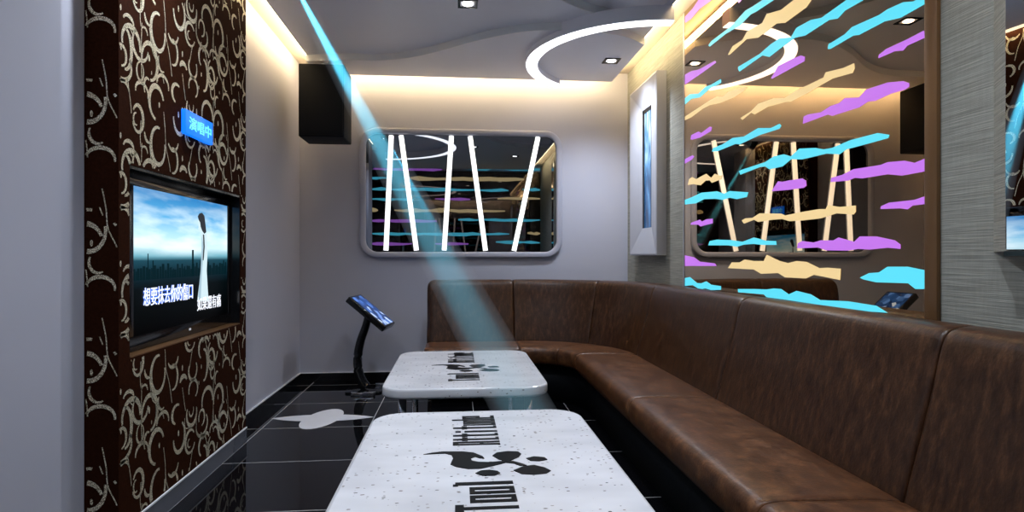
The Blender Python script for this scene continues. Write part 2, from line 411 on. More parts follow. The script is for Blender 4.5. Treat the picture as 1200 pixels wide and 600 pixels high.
b.box(XL+.012, PX-.001, REC[0]+.01, REC[1]-.01, REC[2], REC[2]+.004)
b.build('niche_ledge', M_bronzetrim, panel)

# ------------------------------------------------------------------ television
TX = -1.30
tv = thing('television', (TX-.02, 3.04, .715), 'wide black television showing sky and a woman in white, in the scroll panel niche', 'television')
b = MB(); b.box(XL+.014, TX-.006, 2.50, 3.562, .715, 1.415); b.build('casing', M_blackplast, tv, bevel=.006)
b = MB()
for (y0, y1, z0, z1) in ((2.50,3.562,1.385,1.415), (2.50,3.562,.715,.775), (2.50,2.535,.775,1.385), (3.535,3.562,.775,1.385)):
    b.box(TX-.006, TX+.006, y0, y1, z0, z1)
b.build('bezel', M_black, tv, bevel=.002)
M_scr = mat('television_picture', (.001,.001,.001), .3, spec=.05, emit=(0,0,0), es=.8)
tc = N(M_scr, 'ShaderNodeTexCoord'); sp = N(M_scr, 'ShaderNodeSeparateXYZ'); L(M_scr, tc.outputs['Object'], sp.inputs[0])
# object space z = height above the base .715
mr = N(M_scr, 'ShaderNodeMapRange'); mr.inputs[1].default_value = .06; mr.inputs[2].default_value = .67; L(M_scr, sp.outputs[2], mr.inputs[0])
sky = ramp(M_scr, [(0,(0,0,0)), (.30,(.001,.003,.004)), (.43,(.004,.022,.035)), (.50,(.01,.06,.09)), (.535,(.16,.42,.52)), (.60,(.62,.86,.92)), (.70,(.42,.74,.90)), (.82,(.10,.42,.75)), (1,(.02,.20,.50))])
L(M_scr, mr.outputs[0], sky.inputs[0])
mp = N(M_scr, 'ShaderNodeMapping'); mp.inputs['Scale'].default_value = (1, 1.6, 9.0); mp.inputs['Rotation'].default_value = (R(-18), 0, 0); L(M_scr, tc.outputs['Object'], mp.inputs['Vector'])
n = N(M_scr, 'ShaderNodeTexNoise'); n.inputs['Scale'].default_value = 1.4; n.inputs['Detail'].default_value = 6; L(M_scr, mp.outputs[0], n.inputs['Vector'])
cr = ramp(M_scr, [(.40,(0,0,0)), (.60,(1,1,1))]); L(M_scr, n.outputs['Fac'], cr.inputs[0])
hm = ramp(M_scr, [(.52,(0,0,0)), (.60,(.9,.9,.9)), (.78,(.7,.7,.7)), (1,(.2,.2,.2))]); L(M_scr, mr.outputs[0], hm.inputs[0])
mu = N(M_scr, 'ShaderNodeMath'); mu.operation = 'MULTIPLY'; L(M_scr, cr.outputs[0], mu.inputs[0]); L(M_scr, hm.outputs[0], mu.inputs[1])
mx = N(M_scr, 'ShaderNodeMix'); mx.data_type = 'RGBA'; L(M_scr, mu.outputs[0], mx.inputs[0]); L(M_scr, sky.outputs[0], mx.inputs[6]); mx.inputs[7].default_value = (.85,1,1.05,1)
L(M_scr, mx.outputs[2], BS(M_scr).inputs['Emission Color'])
b = MB(); b.box(TX-.006, TX, 2.535, 3.535, .775, 1.385); scr = b.build('screen', M_scr, tv)
# picture contents: skyline, figure, lyrics
M_sky2 = mat('skyline_silhouette', (.001,.001,.001), .4, spec=.02, emit=(.001,.010,.014), es=1)
M_figw = mat('figure_white', (.1,.1,.1), .4, emit=(.45,.58,.62), es=1)
M_figd = mat('figure_dark', (.01,.01,.012), .4, emit=(.01,.012,.016), es=1)
M_figs = mat('figure_shade', (.1,.12,.14), .4, emit=(.25,.36,.42), es=1)
b = MB(); y = 2.54
while y < 3.52:
    wd = random.uniform(.008, .03); h = random.uniform(-.02, .012) + (.03 if random.random() < .08 else 0)
    b.box(TX, TX+.0004, y, min(3.53, y+wd*.8), 1.0, 1.055+h); y += wd
b.box(TX, TX+.0004, 3.08, 3.10, 1.0, 1.13); b.box(TX, TX+.0004, 2.655, 2.662, 1.0, 1.11)
b.build('skyline', M_sky2, scr)
def sp_(x, y): p = at_x(150+x/3.16, 210+y/3.16, TX); return p[1], p[2]
def flat(b, pl, dx, mi):
    p = [sp_(*q) for q in pl]
    b.face([(TX+dx, a, c) for a, c in p], mi)
b = MB()
flat(b, [(259,182),(270,170),(286,180),(293,215),(294,270),(291,340),(295,410),(298,450),(256,452),(262,400),(270,340),(275,280),(275,240),(270,200)], .0008, 0)
flat(b, [(270,200),(278,240),(277,300),(272,360),(268,450),(258,452),(262,400),(268,340),(271,280),(272,235)], .0012, 2)
flat(b, [(261,152),(257,138),(263,127),(273,124),(282,136),(285,160),(289,196),(281,202),(273,190),(268,176),(266,160)], .0016, 1)
flat(b, [(258,150),(266,152),(267,170),(272,180),(266,186),(260,178),(259,165)], .0014, 0)
flat(b, [(276,205),(281,205),(283,250),(279,300),(275,300),(278,250)], .0018, 1)
b.build('woman_in_white', [M_figw, M_figd, M_figs], scr)
M_lyr = mat('lyric_white', (.6,.6,.6), .4, emit=(.6,.62,.68), es=1)
M_lyrb = mat('lyric_blue', (.02,.06,.4), .4, emit=(.03,.12,.55), es=1)
b = MB(); y0, z0 = sp_(55, 455); y1, z1 = sp_(238, 427)
text_on_left(b, '想要抹去你的傷口', TX+.001, y0, y1, .888, .968, offset=.0045, mi=1)
text_on_left(b, '想要抹去你的傷口', TX+.003, y0, y1, .888, .968, offset=.0, mi=0)
b.build('lyrics', [M_lyr, M_lyrb], scr)
b = MB(); text_on_left(b, '如果還有痛', TX+.001, 3.14, 3.44, .822, .892, offset=.0005); b.build('lyrics', M_lyr, scr)
b = MB(); b.box(TX+.006, TX+.0068, 3.035, 3.055, .738, .748); b.build('power_lamp', mat('lamp_dot', (.2,.2,.2), .3, emit=(.25,.27,.3), es=1), tv)

# blue sign above the television
sg = thing('blue_sign', (PX+.012, 2.97, 1.655), 'small glowing blue sign with pale Chinese writing above the television', 'sign')
b = MB(); b.box(PX+.0025, PX+.024, 2.82, 3.12, 1.655, 1.765)
M_blue = mat('blue_backlit_acrylic', (.01,.05,.4), .3, emit=s2l((10,110,250)), es=1.0, noise=None)
b.build('sign_box', M_blue, sg, bevel=.003)
b = MB(); text_on_left(b, '演唱中', PX+.0255, 2.85, 3.095, 1.68, 1.74, offset=.001)
b.build('lettering', mat('pale_blue_letters', (.2,.4,.6), .3, emit=s2l((90,205,255)), es=1.0), sg)

# ------------------------------------------------------------------ framed mirror with light tubes on the back wall
fm = thing('framed_mirror', (.05, YB, 1.08), 'smoked mirror in a rounded grey frame on the back wall, crossed by white light tubes', 'mirror')
yb = YB-.001
ox0, ox1 = at_y(422, 200, yb)[0], at_y(658, 200, yb)[0]; oz1, oz0 = 2.225, 1.085
fw = .05
Pm = lambda pts, y: [(x, y, z) for x, z in pts]
outer = rrect(ox0, ox1, oz0, oz1, .15, 10)
def inset(k): return rrect(ox0+k, ox1-k, oz0+k, oz1-k, .15-k*.9, 10)
b = MB(); prof = [(0,0),(0,-.028),(.004,-.034),(.012,-.037),(.040,-.037),(.048,-.033),(.051,-.026),(.051,-.006)]
b.rings([Pm(inset(k), yb+dy) for k, dy in prof], True, False); b.build('frame', M_framegrey, fm, smooth=True)
b = MB(); i_ = inset(.049); b.rings([Pm(i_, yb), Pm(i_, yb-.006)], True, True); b.build('mirror_glass', M_smoke, fm)
for (xa, ya, xb, yb_) in ((458.5,159,452.3,293.5),(470,159,488,293.5),(529,159.5,520.5,293.5),(551,160,569,293.8),(630.5,161,602.3,294)):
    p, q = Vector(at_y(xa, ya, YB-.014)), Vector(at_y(xb, yb_, YB-.014))
    b = MB(); b.tube([p, p.lerp(q, .5), q], (.0215), 12); b.build('light_tube', M_tube, fm, smooth=True)

# ------------------------------------------------------------------ bronze mirror with coloured shards on the right wall
bz = thing('bronze_mirror', (XR, 2.9, .3), 'tall bronze mirror on the right wall covered with cyan, peach and violet shards', 'mirror')
MX = XR-.010
yA, yB_ = at_x(1085, 300, MX)[1], at_x(802, 300, MX)[1]
b = MB(); b.box(MX, XR-.0005, yA, yB_, .3, ZT-.004); b.build('mirror_glass', M_bronze, bz)
yC = at_x(1097.5, 300, XR-.016)[1]
b = MB(); b.box(XR-.016, XR-.0005, yC, yA, .3, ZT-.004); b.build('side_trim', M_bronzetrim, bz, bevel=.002)
b = MB(); b.box(XR-.014, XR-.0005, yB_, yB_+.012, .3, ZT-.004); b.build('side_trim', M_silver, bz)
SH = [  # (origin zoom px, colour, polygon in 6x zoom)
 ((800,0),2,[(8,150),(20,160),(60,130),(120,60),(190,10),(230,-30),(150,-40),(110,0),(70,60),(8,118)]),
 ((800,0),1,[(38,300),(32,285),(95,215),(110,222),(175,150),(188,170),(95,262)]),
 ((800,0),0,[(190,328),(180,320),(200,290),(340,185),(390,130),(440,75),(500,40),(560,0),(620,-40),(710,-50),(640,0),(520,80),(480,100),(400,180),(300,240)]),
 ((800,0),1,[(318,385),(350,325),(420,280),(450,225),(560,160),(590,98),(690,70),(780,0),(840,-45),(960,-60),(905,0),(870,50),(720,160),(660,165),(530,265),(450,275),(330,385)]),
 ((800,0),2,[(385,0),(390,20),(400,18),(425,-15),(400,-20)]),
 ((800,0),0,[(390,490),(400,503),(560,390),(610,400),(700,330),(790,265),(860,250),(1030,140),(1090,130),(1140,75),(1270,0),(1330,-50),(1230,-50),(1150,0),(975,125),(900,140),(800,195),(760,262),(680,270),(620,310),(540,380),(390,470)]),
 ((800,0),2,[(620,550),(640,520),(670,465),(780,410),(830,390),(858,400),(855,430),(700,515),(630,553)]),
 ((800,0),2,[(10,525),(60,500),(110,490),(225,428),(235,440),(140,510),(10,595)]),
 ((800,100),0,[(10,135),(10,90),(50,62),(110,58),(160,10),(200,-5),(268,-45),(270,-20),(240,0),(200,15),(120,85),(60,95)]),
 ((800,100),1,[(8,245),(10,220),(60,190),(100,165),(190,105),(240,80),(280,80),(320,45),(400,20),(455,10),(430,40),(360,85),(260,125),(190,140),(140,165),(60,225)]),
 ((800,100),1,[(405,230),(420,243),(480,193),(505,205),(600,150),(720,118),(760,115),(880,55),(970,0),(1055,-48),(1195,-88),(1208,-120),(1203,-155),(1130,-122),(1005,-92),(990,-55),(875,0),(800,35),(715,88),(640,90),(530,130),(480,182)]),
 ((800,100),2,[(55,380),(60,350),(110,325),(130,335),(190,290),(205,295),(200,320),(120,368),(65,382)]),
 ((800,100),2,[(8,550),(10,520),(40,505),(70,492),(80,502),(60,525)]),
 ((800,100),0,[(205,465),(215,440),(280,415),(350,370),(430,360),(530,300),(620,300),(680,270),(692,285),(680,305),(540,350),(400,415),(370,412),(240,465)]),
 ((800,100),0,[(395,605),(405,628),(540,575),(580,570),(610,590),(700,570),(760,520),(840,520),(1010,480),(1100,485),(1150,450),(1340,400),(1445,370),(1452,348),(1370,335),(1180,385),(1050,440),(990,450),(930,440),(820,445),(760,500),(710,485),(640,500),(580,540),(410,595)]),
 ((940,80),2,[(5,390),(10,340),(40,325),(130,310),(200,265),(260,245),(300,210),(400,205),(450,150),(600,100),(710,90),(750,105),(750,130),(720,150),(620,180),(510,230),(460,235),(400,275),(210,335),(180,325),(100,355)]),
 ((940,150),2,[(200,380),(205,350),(280,330),(360,290),(550,260),(600,240),(720,230),(790,245),(862,215),(862,305),(700,335),(600,325),(420,355),(370,350),(320,370)]),
 ((940,150),2,[(550,570),(555,550),(610,525),(790,505),(862,480),(862,535),(775,545),(740,572),(690,565)]),
 ((940,0),2,[(535,410),(540,385),(590,345),(740,275),(855,215),(862,265),(740,320),(710,355),(650,360)]),
 ((940,0),0,[(180,345),(185,310),(220,290),(300,240),(350,190),(540,105),(600,65),(710,15),(780,10),(800,0),(862,-30),(862,28),(690,125),(580,150),(400,245),(360,250),(200,343)]),
 ((800,190),1,[(35,160),(45,120),(65,105),(95,120),(130,100),(165,82),(185,100),(200,110),(225,82),(260,95),(277,92),(270,120),(230,135),(205,145),(190,128),(160,130),(125,162),(75,155)]),
 ((800,190),0,[(8,298),(8,265),(60,248),(130,215),(240,205),(290,222),(330,203),(460,212),(450,245),(380,260),(330,250),(280,265),(230,258),(150,260),(90,290)]),
 ((800,190),2,[(55,440),(60,425),(120,405),(135,418),(165,402),(210,398),(210,430),(125,452),(110,440)]),
 ((800,190),2,[(625,205),(640,180),(670,135),(700,138),(740,130),(840,115),(865,130),(868,165),(850,180),(740,195)]),
 ((800,190),1,[(415,410),(440,395),(490,392),(540,360),(690,362),(720,375),(840,350),(960,330),(1005,330),(1020,302),(1100,315),(1215,305),(1215,350),(1200,368),(1080,360),(970,395),(840,410),(750,415),(700,400),(630,405),(530,420),(500,405),(430,432)]),
 ((800,280),0,[(180,45),(190,15),(240,5),(340,8),(420,20),(500,-10),(540,0),(580,12),(655,15),(658,42),(560,42),(500,35),(430,40),(380,55),(320,45)]),
 ((800,280),2,[(805,65),(810,30),(840,15),(920,25),(970,10),(1060,10),(1095,-10),(1205,20),(1245,-18),(1360,-18),(1490,10),(1530,40),(1530,70),(1440,62),(1310,75),(1230,70),(1160,82),(1010,80),(950,60),(840,65)]),
 ((800,280),2,[(10,190),(10,115),(80,130),(120,160),(225,172),(237,190)]),
 ((800,280),1,[(318,205),(345,165),(400,165),(435,145),(500,155),(570,155),(590,112),(680,155),(740,170),(800,155),(870,162),(960,205),(1020,202),(1110,210),(1105,288),(920,252),(865,278),(720,270),(670,240),(550,245),(500,215)]),
 ((800,280),0,[(10,330),(10,275),(50,268),(100,310),(130,312),(165,298),(200,322),(268,332),(268,358),(200,360),(160,348),(120,355),(70,325)]),
 ((800,280),0,[(390,375),(388,352),(500,352),(590,355),(640,348),(690,352),(745,390),(800,365),(900,390),(965,430),(1160,438),(1360,470),(1440,520),(1240,505),(840,445),(740,430),(590,410),(570,390)]),
 ((940,300),0,[(405,152),(470,120),(540,115),(600,75),(740,75),(862,100),(862,232),(795,232),(745,192),(520,185),(430,165)]),
]
b = MB()
for (ox, oy), mi, pl in SH:
    P = []
    for x, y in pl:
        px = min(1084.6, max(802.6, ox+x/6)); q = at_x(px, oy+y/6, MX-.0015)
        P.append((q[1], min(q[2], ZT-.01)))
    b2 = MB(); b2.prism(P, 0, .0015)
    b.raw([(MX - .0002 - z, x, y) for x, y, z in b2.v], b2.f, mi)
b.build('shard_pattern', [M_cyan, M_peach, M_violet], bz)

# dark mirror wall behind the camera, seen in the framed mirror
dm = thing('dark_mirror', (.1, YN, .1), 'dark mirror with ragged cyan and peach bands, seen reflected in the framed mirror', 'mirror')
b = MB(); b.box(XW+.002, XR-.002, YN+.001, YN+.010, .1, ZT-.1); b.build('mirror_glass', M_darkglass, dm)
b = MB(); DB = [(438,518,198,2),(545,633,197.5,0),(430,455,208.5,0),(480,614,209,1),(436,596,221.5,0),(612,633,222,0),(431,485,233.5,0),(510,551,233,2),
 (583,633,232.5,1),(431,443,246,1),(462,592,246.5,1),(431,512,259,2),(537,633,257.5,0),(433,597,274,0),(618,633,273.5,1),(431,483,286,2),(510,549,285.5,2),(581,633,284,0)]
VY = 2*(YB-.007) - (YN+.011)
for x0, x1, py, mi in DB:
    p0, p1 = at_y(x0, py, VY), at_y(x1, py, VY); xa, xb = max(XW+.006, p0[0]), min(XR-.006, p1[0])
    z = p0[2]; n = max(4, int((xb-xa)/.16)); up, dn = [], []
    for k in range(n+1):
        t = k/n; e = .45 if k in (0, n) else 1
        x = xa + (xb-xa)*t + (random.uniform(-.04, .04) if 0 < k < n else 0)
        h = random.uniform(.014, .034)*e*(1.35 if mi == 1 else 1); o_ = random.uniform(-.008, .008)
        up.append((x, z+h+o_)); dn.append((x, z-h+o_))
    b2 = MB(); b2.prism(up + dn[::-1], 0, .0015)
    b.raw([(x, YN+.0102+zz, y) for x, y, zz in b2.v], b2.f, mi)
b.build('band_pattern', [M_cyan, M_peach, M_violet], dm)

# small angled mirror at the near end of the right wall
nm = thing('side_mirror', (1.5, 1.4, 1.10), 'narrow mirror panel at the right edge, reflecting the scroll panel and television', 'mirror')
b = MB(); b.prism([(XR-.001, 1.604), (1.502, 1.507), (1.531, 1.14), (XR-.001, 1.14)], 1.112, ZM-.02); b.build('backing', M_paper, nm)
b = MB(); b.prism([(1.5015, 1.506), (1.4985, 1.5056), (1.5276, 1.1396), (1.5305, 1.14)], 1.118, ZM-.025); b.build('mirror_glass', M_mirror, nm)
b = MB(); b.prism([(1.503, 1.512), (1.494, 1.5056), (1.523, 1.1396), (1.532, 1.14)], 1.10, 1.113); b.build('bottom_edge', M_black, nm)

# ------------------------------------------------------------------ silver framed light picture on the right wall
pf = thing('picture_frame', (XR, 4.69, 1.105), 'tall silver picture frame with a thin glowing blue centre, beside the bronze mirror', 'picture')
y0, y1, z0, z1 = 4.33, 5.02, 1.105, 2.485; Y0, Y1, Z0, Z1 = 4.545, 4.775, 1.325, 2.285; xo, xi = XR-.075, XR-.045
Q = [(y0,z0),(y1,z0),(y1,z1),(y0,z1)]; q = [(Y0,Z0),(Y1,Z0),(Y1,Z1),(Y0,Z1)]
b = MB()
b.rings([[(XR-.001, a, c) for a, c in Q], [(xo, a, c) for a, c in Q], [(xo-.004, a + .012*(1 if a < 4.7 else -1), c + .012*(1 if c < 2 else -1)) for a, c in Q],
         [(xi, a, c) for a, c in q], [(xi+.012, a, c) for a, c in q]], True, False)
b.build('frame', M_silver, pf)
M_art = mat('blue_light_picture', (.01,.02,.04), .15, emit=(0,0,0), es=1.1)
tc = N(M_art, 'ShaderNodeTexCoord'); mp = N(M_art, 'ShaderNodeMapping'); mp.inputs['Scale'].default_value = (1, 14, 2.2); L(M_art, tc.outputs['Object'], mp.inputs['Vector'])
n = N(M_art, 'ShaderNodeTexNoise'); n.inputs['Scale'].default_value = 2; n.inputs['Detail'].default_value = 4; L(M_art, mp.outputs[0], n.inputs['Vector'])
sp = N(M_art, 'ShaderNodeSeparateXYZ'); L(M_art, tc.outputs['Object'], sp.inputs[0])
mr = N(M_art, 'ShaderNodeMapRange'); mr.inputs[1].default_value = .22; mr.inputs[2].default_value = 1.2; mr.inputs[3].default_value = -.12; mr.inputs[4].default_value = .22; L(M_art, sp.outputs[2], mr.inputs[0])
a_ = N(M_art, 'ShaderNodeMath'); a_.operation = 'ADD'; L(M_art, n.outputs['Fac'], a_.inputs[0]); L(M_art, mr.outputs[0], a_.inputs[1])
r = ramp(M_art, [(.3,(.005,.02,.06)), (.5,(.02,.09,.22)), (.62,(.12,.32,.60)), (.78,(.7,.9,1))]); L(M_art, a_.outputs[0], r.inputs[0]); L(M_art, r.outputs[0], BS(M_art).inputs['Emission Color'])
b = MB(); b.box(xi+.010, xi+.014, Y0-.004, Y1+.004, Z0-.004, Z1+.004); b.build('picture', M_art, pf)
b = MB(); b.box(xi+.002, xi+.011, Y0, Y1, Z1-.03, Z1-.001); b.box(xi+.002, xi+.011, Y0, Y0+.02, Z0, Z1); b.box(xi+.002, xi+.011, Y1-.03, Y1, Z0, Z1); b.build('inner_slip', M_black, pf)

# ------------------------------------------------------------------ sofa
sofa = thing('corner_sofa', (1.2, 3.2, 0), 'long brown leather corner sofa curving along the right and back walls', 'sofa')
OX, OY, RR = 1.53, 5.12, 1.0     # outer line
CX, CY = OX-RR, OY-RR
S1 = CY - YN - .06; S2 = S1 + RR*pi/2; S3 = S2 + (CX + .24)
def path(s):
    """outer line of the sofa: point and inward normal"""
    if s <= S1: return Vector((OX, YN+.06+s)), Vector((-1, 0))
    if s <= S2:
        a = (s-S1)/RR; return Vector((CX+RR*cos(a), CY+RR*sin(a))), Vector((-cos(a), -sin(a)))
    return Vector((CX-(s-S2), OY)), Vector((0, -1))
def sweep(prof, s0, s1, name, m, end_round=0, inset_=.010, soft=.0):
    n = len(prof); cx = sum(p[0] for p in prof)/n; cz = sum(p[1] for p in prof)/n
    st = []; g = .0015
    if s1-s0 > .2: st = [(s0+g, inset_*1.3), (s0+g+.003, inset_*.5), (s0+g+.012, inset_*.12), (s0+g+.03, 0)]
    k = max(2, int((s1-s0)/.06))
    st += [(s0+.03+(s1-s0-.06)*i/k, 0) for i in range(1, k)]
    if end_round:
        for i in range(0, 9):
            a = i/8*pi/2; st.append((s1-end_round+end_round*sin(a), end_round*(1-cos(a))*.9))
        st = [x for x in st if x[0] <= s1+.001]; st.sort()
    else: st += [(s1-g-.03, 0), (s1-g-.012, inset_*.12), (s1-g-.003, inset_*.5), (s1-g, inset_*1.3)]
    b = MB(); rs = []
    for s, ins in st:
        p, nn = path(s); ring = []
        for o, z in prof:
            dx, dz = cx-o, cz-z; l = math.hypot(dx, dz); k2 = min(ins/l, .9) if l else 0
            o2, z2 = o+dx*k2, z+dz*k2
            q_ = p + nn*o2; ring.append((q_.x, q_.y, z2))
        rs.append(ring)
    b.rings(rs, True, True); o = b.build(name, m, sofa, smooth=True)
    return o
def rounded(prof, n=4):
    """chaikin smoothing of the closed profile"""
    for _ in range(2):
        q = []
        for i in range(len(prof)):
            a, c = prof[i], prof[(i+1) % len(prof)]
            q += [(a[0]*.75+c[0]*.25, a[1]*.75+c[1]*.25), (a[0]*.25+c[0]*.75, a[1]*.25+c[1]*.75)]
        prof = q
    return prof
BACK = rounded([(.0,.05),(.0,.45),(.0,.83),(.015,.895),(.075,.904),(.14,.893),(.163,.84),(.185,.74),(.225,.60),(.262,.46),(.285,.37),(.25,.28),(.12,.05)])
SEAT = rounded([(.24,.29),(.24,.40),(.34,.418),(.55,.424),(.66,.424),(.705,.41),(.715,.36),(.705,.30),(.67,.285),(.45,.285)])
y2s = lambda y: y - YN - .06
seams = [0, y2s(.34), y2s(1.58), y2s(2.80), y2s(4.09), S1+RR*.80, S2+.06, S3]
for i in range(len(seams)-1):
    last = i == len(seams)-2
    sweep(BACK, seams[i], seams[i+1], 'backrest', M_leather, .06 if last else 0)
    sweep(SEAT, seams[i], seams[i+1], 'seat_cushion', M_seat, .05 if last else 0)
PL = [(.03,.0),(.03,.28),(.60,.28),(.60,.0)]
sweep(PL, 0, S3-.05, 'plinth', M_blackmatte, 0, 0)

# ------------------------------------------------------------------ coffee tables
ZTB = .45
def letter(ch):
    """condensed block letters, rects in a unit cell (u width 0..1, v height 0..1)"""
    D = {'T': [(0,1,.86,1),(.33,.67,0,.9)], 'o': [(0,.36,0,.76),(.64,1,0,.76),(0,1,0,.09),(0,1,.67,.76)], 'l': [(.15,.6,0,1),(0,.3,.95,1.04)],
         'A': [(0,.36,0,.94),(.64,1,0,.94),(0,1,.86,.97),(.3,.7,.34,.42),(-.12,.1,0,.05)], 't': [(.22,.62,0,.97),(0,1,.66,.78),(.4,1,0,.07)],
         'i': [(.2,.62,0,.72),(.2,.62,.80,.92)], 'u': [(0,.36,0,.74),(.64,1,0,.74),(0,1,0,.10)],
         'd': [(0,.36,0,.74),(.64,1,0,1.0),(0,1,0,.09),(0,1,.65,.74)], 'e': [(0,.36,0,.76),(.64,1,.36,.76),(0,1,0,.09),(0,1,.67,.76),(.3,1,.34,.44)]}
    return D[ch]
def word(b, s, y0, pitch, xr, hgt, z, dx=-.0, fill=.80, cy=0):
    for k, ch in enumerate(s):
        for i, (u0, u1, v0, v1) in enumerate(letter(ch)):
            ya, yb_ = y0+pitch*(k+u0*fill), y0+pitch*(k+u1*fill)
            b.box(xr-v1*hgt, xr-v0*hgt, ya, yb_, z, z+.0016+.00005*i)
def lz(x, y): p = at_z(480+x/4.8, 475+y/4.8, ZTB); return (p[0], p[1])
LOGO = [[(78,278),(130,268),(190,262),(300,262),(360,268),(410,288),(420,300),(395,300),(370,292),(345,300),(350,312),(385,320),(450,322),(510,316),(560,318),(520,330),(460,345),(400,358),(330,360),(260,348),(230,335),(235,320),(245,300),(235,282),(200,273),(140,275)],
 [(465,285),(490,268),(550,260),(610,262),(628,275),(615,292),(580,308),(545,318),(500,306)], [(500,318),(545,312),(585,316),(640,332),(660,340),(620,342),(590,330),(550,325)],
 [(585,368),(640,345),(700,338),(760,352),(795,370),(770,385),(700,392),(630,388)], [(655,300),(700,290),(760,295),(775,308),(730,316),(680,314)],
 [(370,385),(400,370),(450,366),(495,372),(510,384),(480,397),(410,398)]]
def build_table(label):
    x0, x1, y0, y1 = -.333, .508, 1.345, 2.515
    cx, cy = (x0+x1)/2, (y0+y1)/2
    t = thing('coffee_table', (cx, cy, 0), label, 'table', 'speckled tables in front of the sofa')
    b = MB()
    def lay(k, z): return [(x, y, z) for x, y in rrect(x0+k, x1-k, y0+k, y1-k, .125-k, 10)]
    b.rings([lay(.008, ZTB-.052), lay(.001, ZTB-.046), lay(0, ZTB-.038), lay(0, ZTB-.012), lay(.0025, ZTB-.003), lay(.009, ZTB)], True, True)
    o = b.build('tabletop', M_stone, t)
    for p in o.data.polygons: p.use_smooth = abs(p.normal.z) < .9
    for sx in (x0+.10, x1-.10):
        for sy in (y0+.12, y1-.12):
            b = MB(); b.tube([(sx, sy, .004), (sx, sy, .02), (sx, sy, .2), (sx, sy, ZTB-.051)], [.034, .021, .021, .021], 18); b.build('leg', M_chrome, t, smooth=True)
    b = MB()
    word(b, 'Tool', 1.515, .058, .161, .165, ZTB+.0004)
    b.build('lettering', M_decal, t)
    b = MB(); word(b, 'Attitude', 2.055, .0475, .150, .168, ZTB+.0004); b.build('lettering', M_decal, t)
    b = MB()
    for i, pl in enumerate(LOGO): b.prism([lz(*p) for p in pl], ZTB+.0004, ZTB+.002+.0001*i)
    b.build('emblem', M_decal, t)
    return t
tab = build_table('nearest of the two white speckled tables, its black swirl emblem and lettering large in front')
def copy_tree(o, parent=None):
    c = o.copy(); C.objects.link(c); c.parent = parent
    if parent is not None: c.matrix_parent_inverse = o.matrix_parent_inverse.copy()
    for ch in [x for x in list(bpy.data.objects) if x.parent == o]: copy_tree(ch, c)
    return c
t2 = copy_tree(tab); t2.location = (tab.location.x-.04, tab.location.y+1.60, 0)
t2['label'] = 'farther of the two white speckled tables, standing near the back wall and the touchscreen stand'

# ------------------------------------------------------------------ loudspeaker
spk = thing('loudspeaker', (-1.03, 4.84, 2.01), 'black box loudspeaker hung under the ceiling in the far left corner', 'speaker')
b = MB(); b.box(-1.205, -.862, 4.70, 5.02, 2.015, 2.575); b.build('cabinet', M_blackmatte, spk, bevel=.008)
b = MB(); b.box(-1.195, -.872, 4.690, 4.702, 2.03, 2.565); b.build('grille', M_blackmatte, spk, bevel=.004)
b = MB(); b.tube([(-1.04, 4.82, 2.574), (-1.04, 4.82, ZS)], .006, 10); b.tube([(-1.04, 4.82, ZS-.006), (-1.04, 4.82, ZS)], .03, 16); b.build('hanging_bracket', M_chrome, spk)

# ------------------------------------------------------------------ touchscreen song stand
ks = thing('touchscreen_stand', (-.69, 4.95, 0), 'black touchscreen on a curved chrome-footed stand by the back wall', 'touchscreen')
cen = Vector((-.69, 4.93, .645)); tilt = R(39)
Mk = Matrix.Translation(cen) @ Matrix.Rotation(R(-8), 4, 'Z') @ Matrix.Rotation(tilt, 4, 'Y')
b = MB(); b.box(-.19, .19, -.15, .15, -.03, .022); b.build('housing', M_black, ks, M=Mk, bevel=.008)
M_kd = mat('touchscreen_picture', (.01,.02,.06), .12, emit=(0,0,0), es=1.0)
tc = N(M_kd, 'ShaderNodeTexCoord'); n = N(M_kd, 'ShaderNodeTexVoronoi'); n.inputs['Scale'].default_value = 22; L(M_kd, tc.outputs['Object'], n.inputs['Vector'])
s_ = N(M_kd, 'ShaderNodeSeparateColor'); L(M_kd, n.outputs['Color'], s_.inputs[0])
r = ramp(M_kd, [(0,(.004,.012,.05)), (.5,(.012,.05,.2)), (.8,(.06,.16,.5)), (1,(.5,.6,.75))]); L(M_kd, s_.outputs[0], r.inputs[0]); L(M_kd, r.outputs[0], BS(M_kd).inputs['Emission Color'])
b = MB(); b.box(-.172, .172, -.13, .13, .0215, .0235); b.build('display', M_kd, ks, M=Mk)
arm = [(-.79,4.95,.62),(-.815,4.955,.52),(-.85,4.96,.42),(-.872,4.965,.32),(-.878,4.97,.22),(-.865,4.975,.13),(-.835,4.98,.06),(-.81,4.985,.03)]
arm3 = smooth([(p[0], p[2]) for p in arm], 4)
b = MB(); b.tube([(x+.075, 4.965, z) for x, z in arm3], [(.032+.008*(i/len(arm3)), .030+.014*(i/len(arm3))) for i in range(len(arm3))], 16); b.build('arm', M_black, ks, smooth=True)
b = MB(); b.prism(rrect(-.89, -.60, 4.85, 5.10, .04, 6), 0, .014); b.build('base_plate', M_black, ks, bevel=.003)
for (xa, xb, ya, yb_) in ((-.83,-.64,4.78,4.85),(-.68,-.50,5.10,5.16)):
    b = MB(); b.prism(rrect(xa, xb, ya, yb_, .02, 5), 0, .026); b.build('foot', M_chrome, ks, bevel=.005)

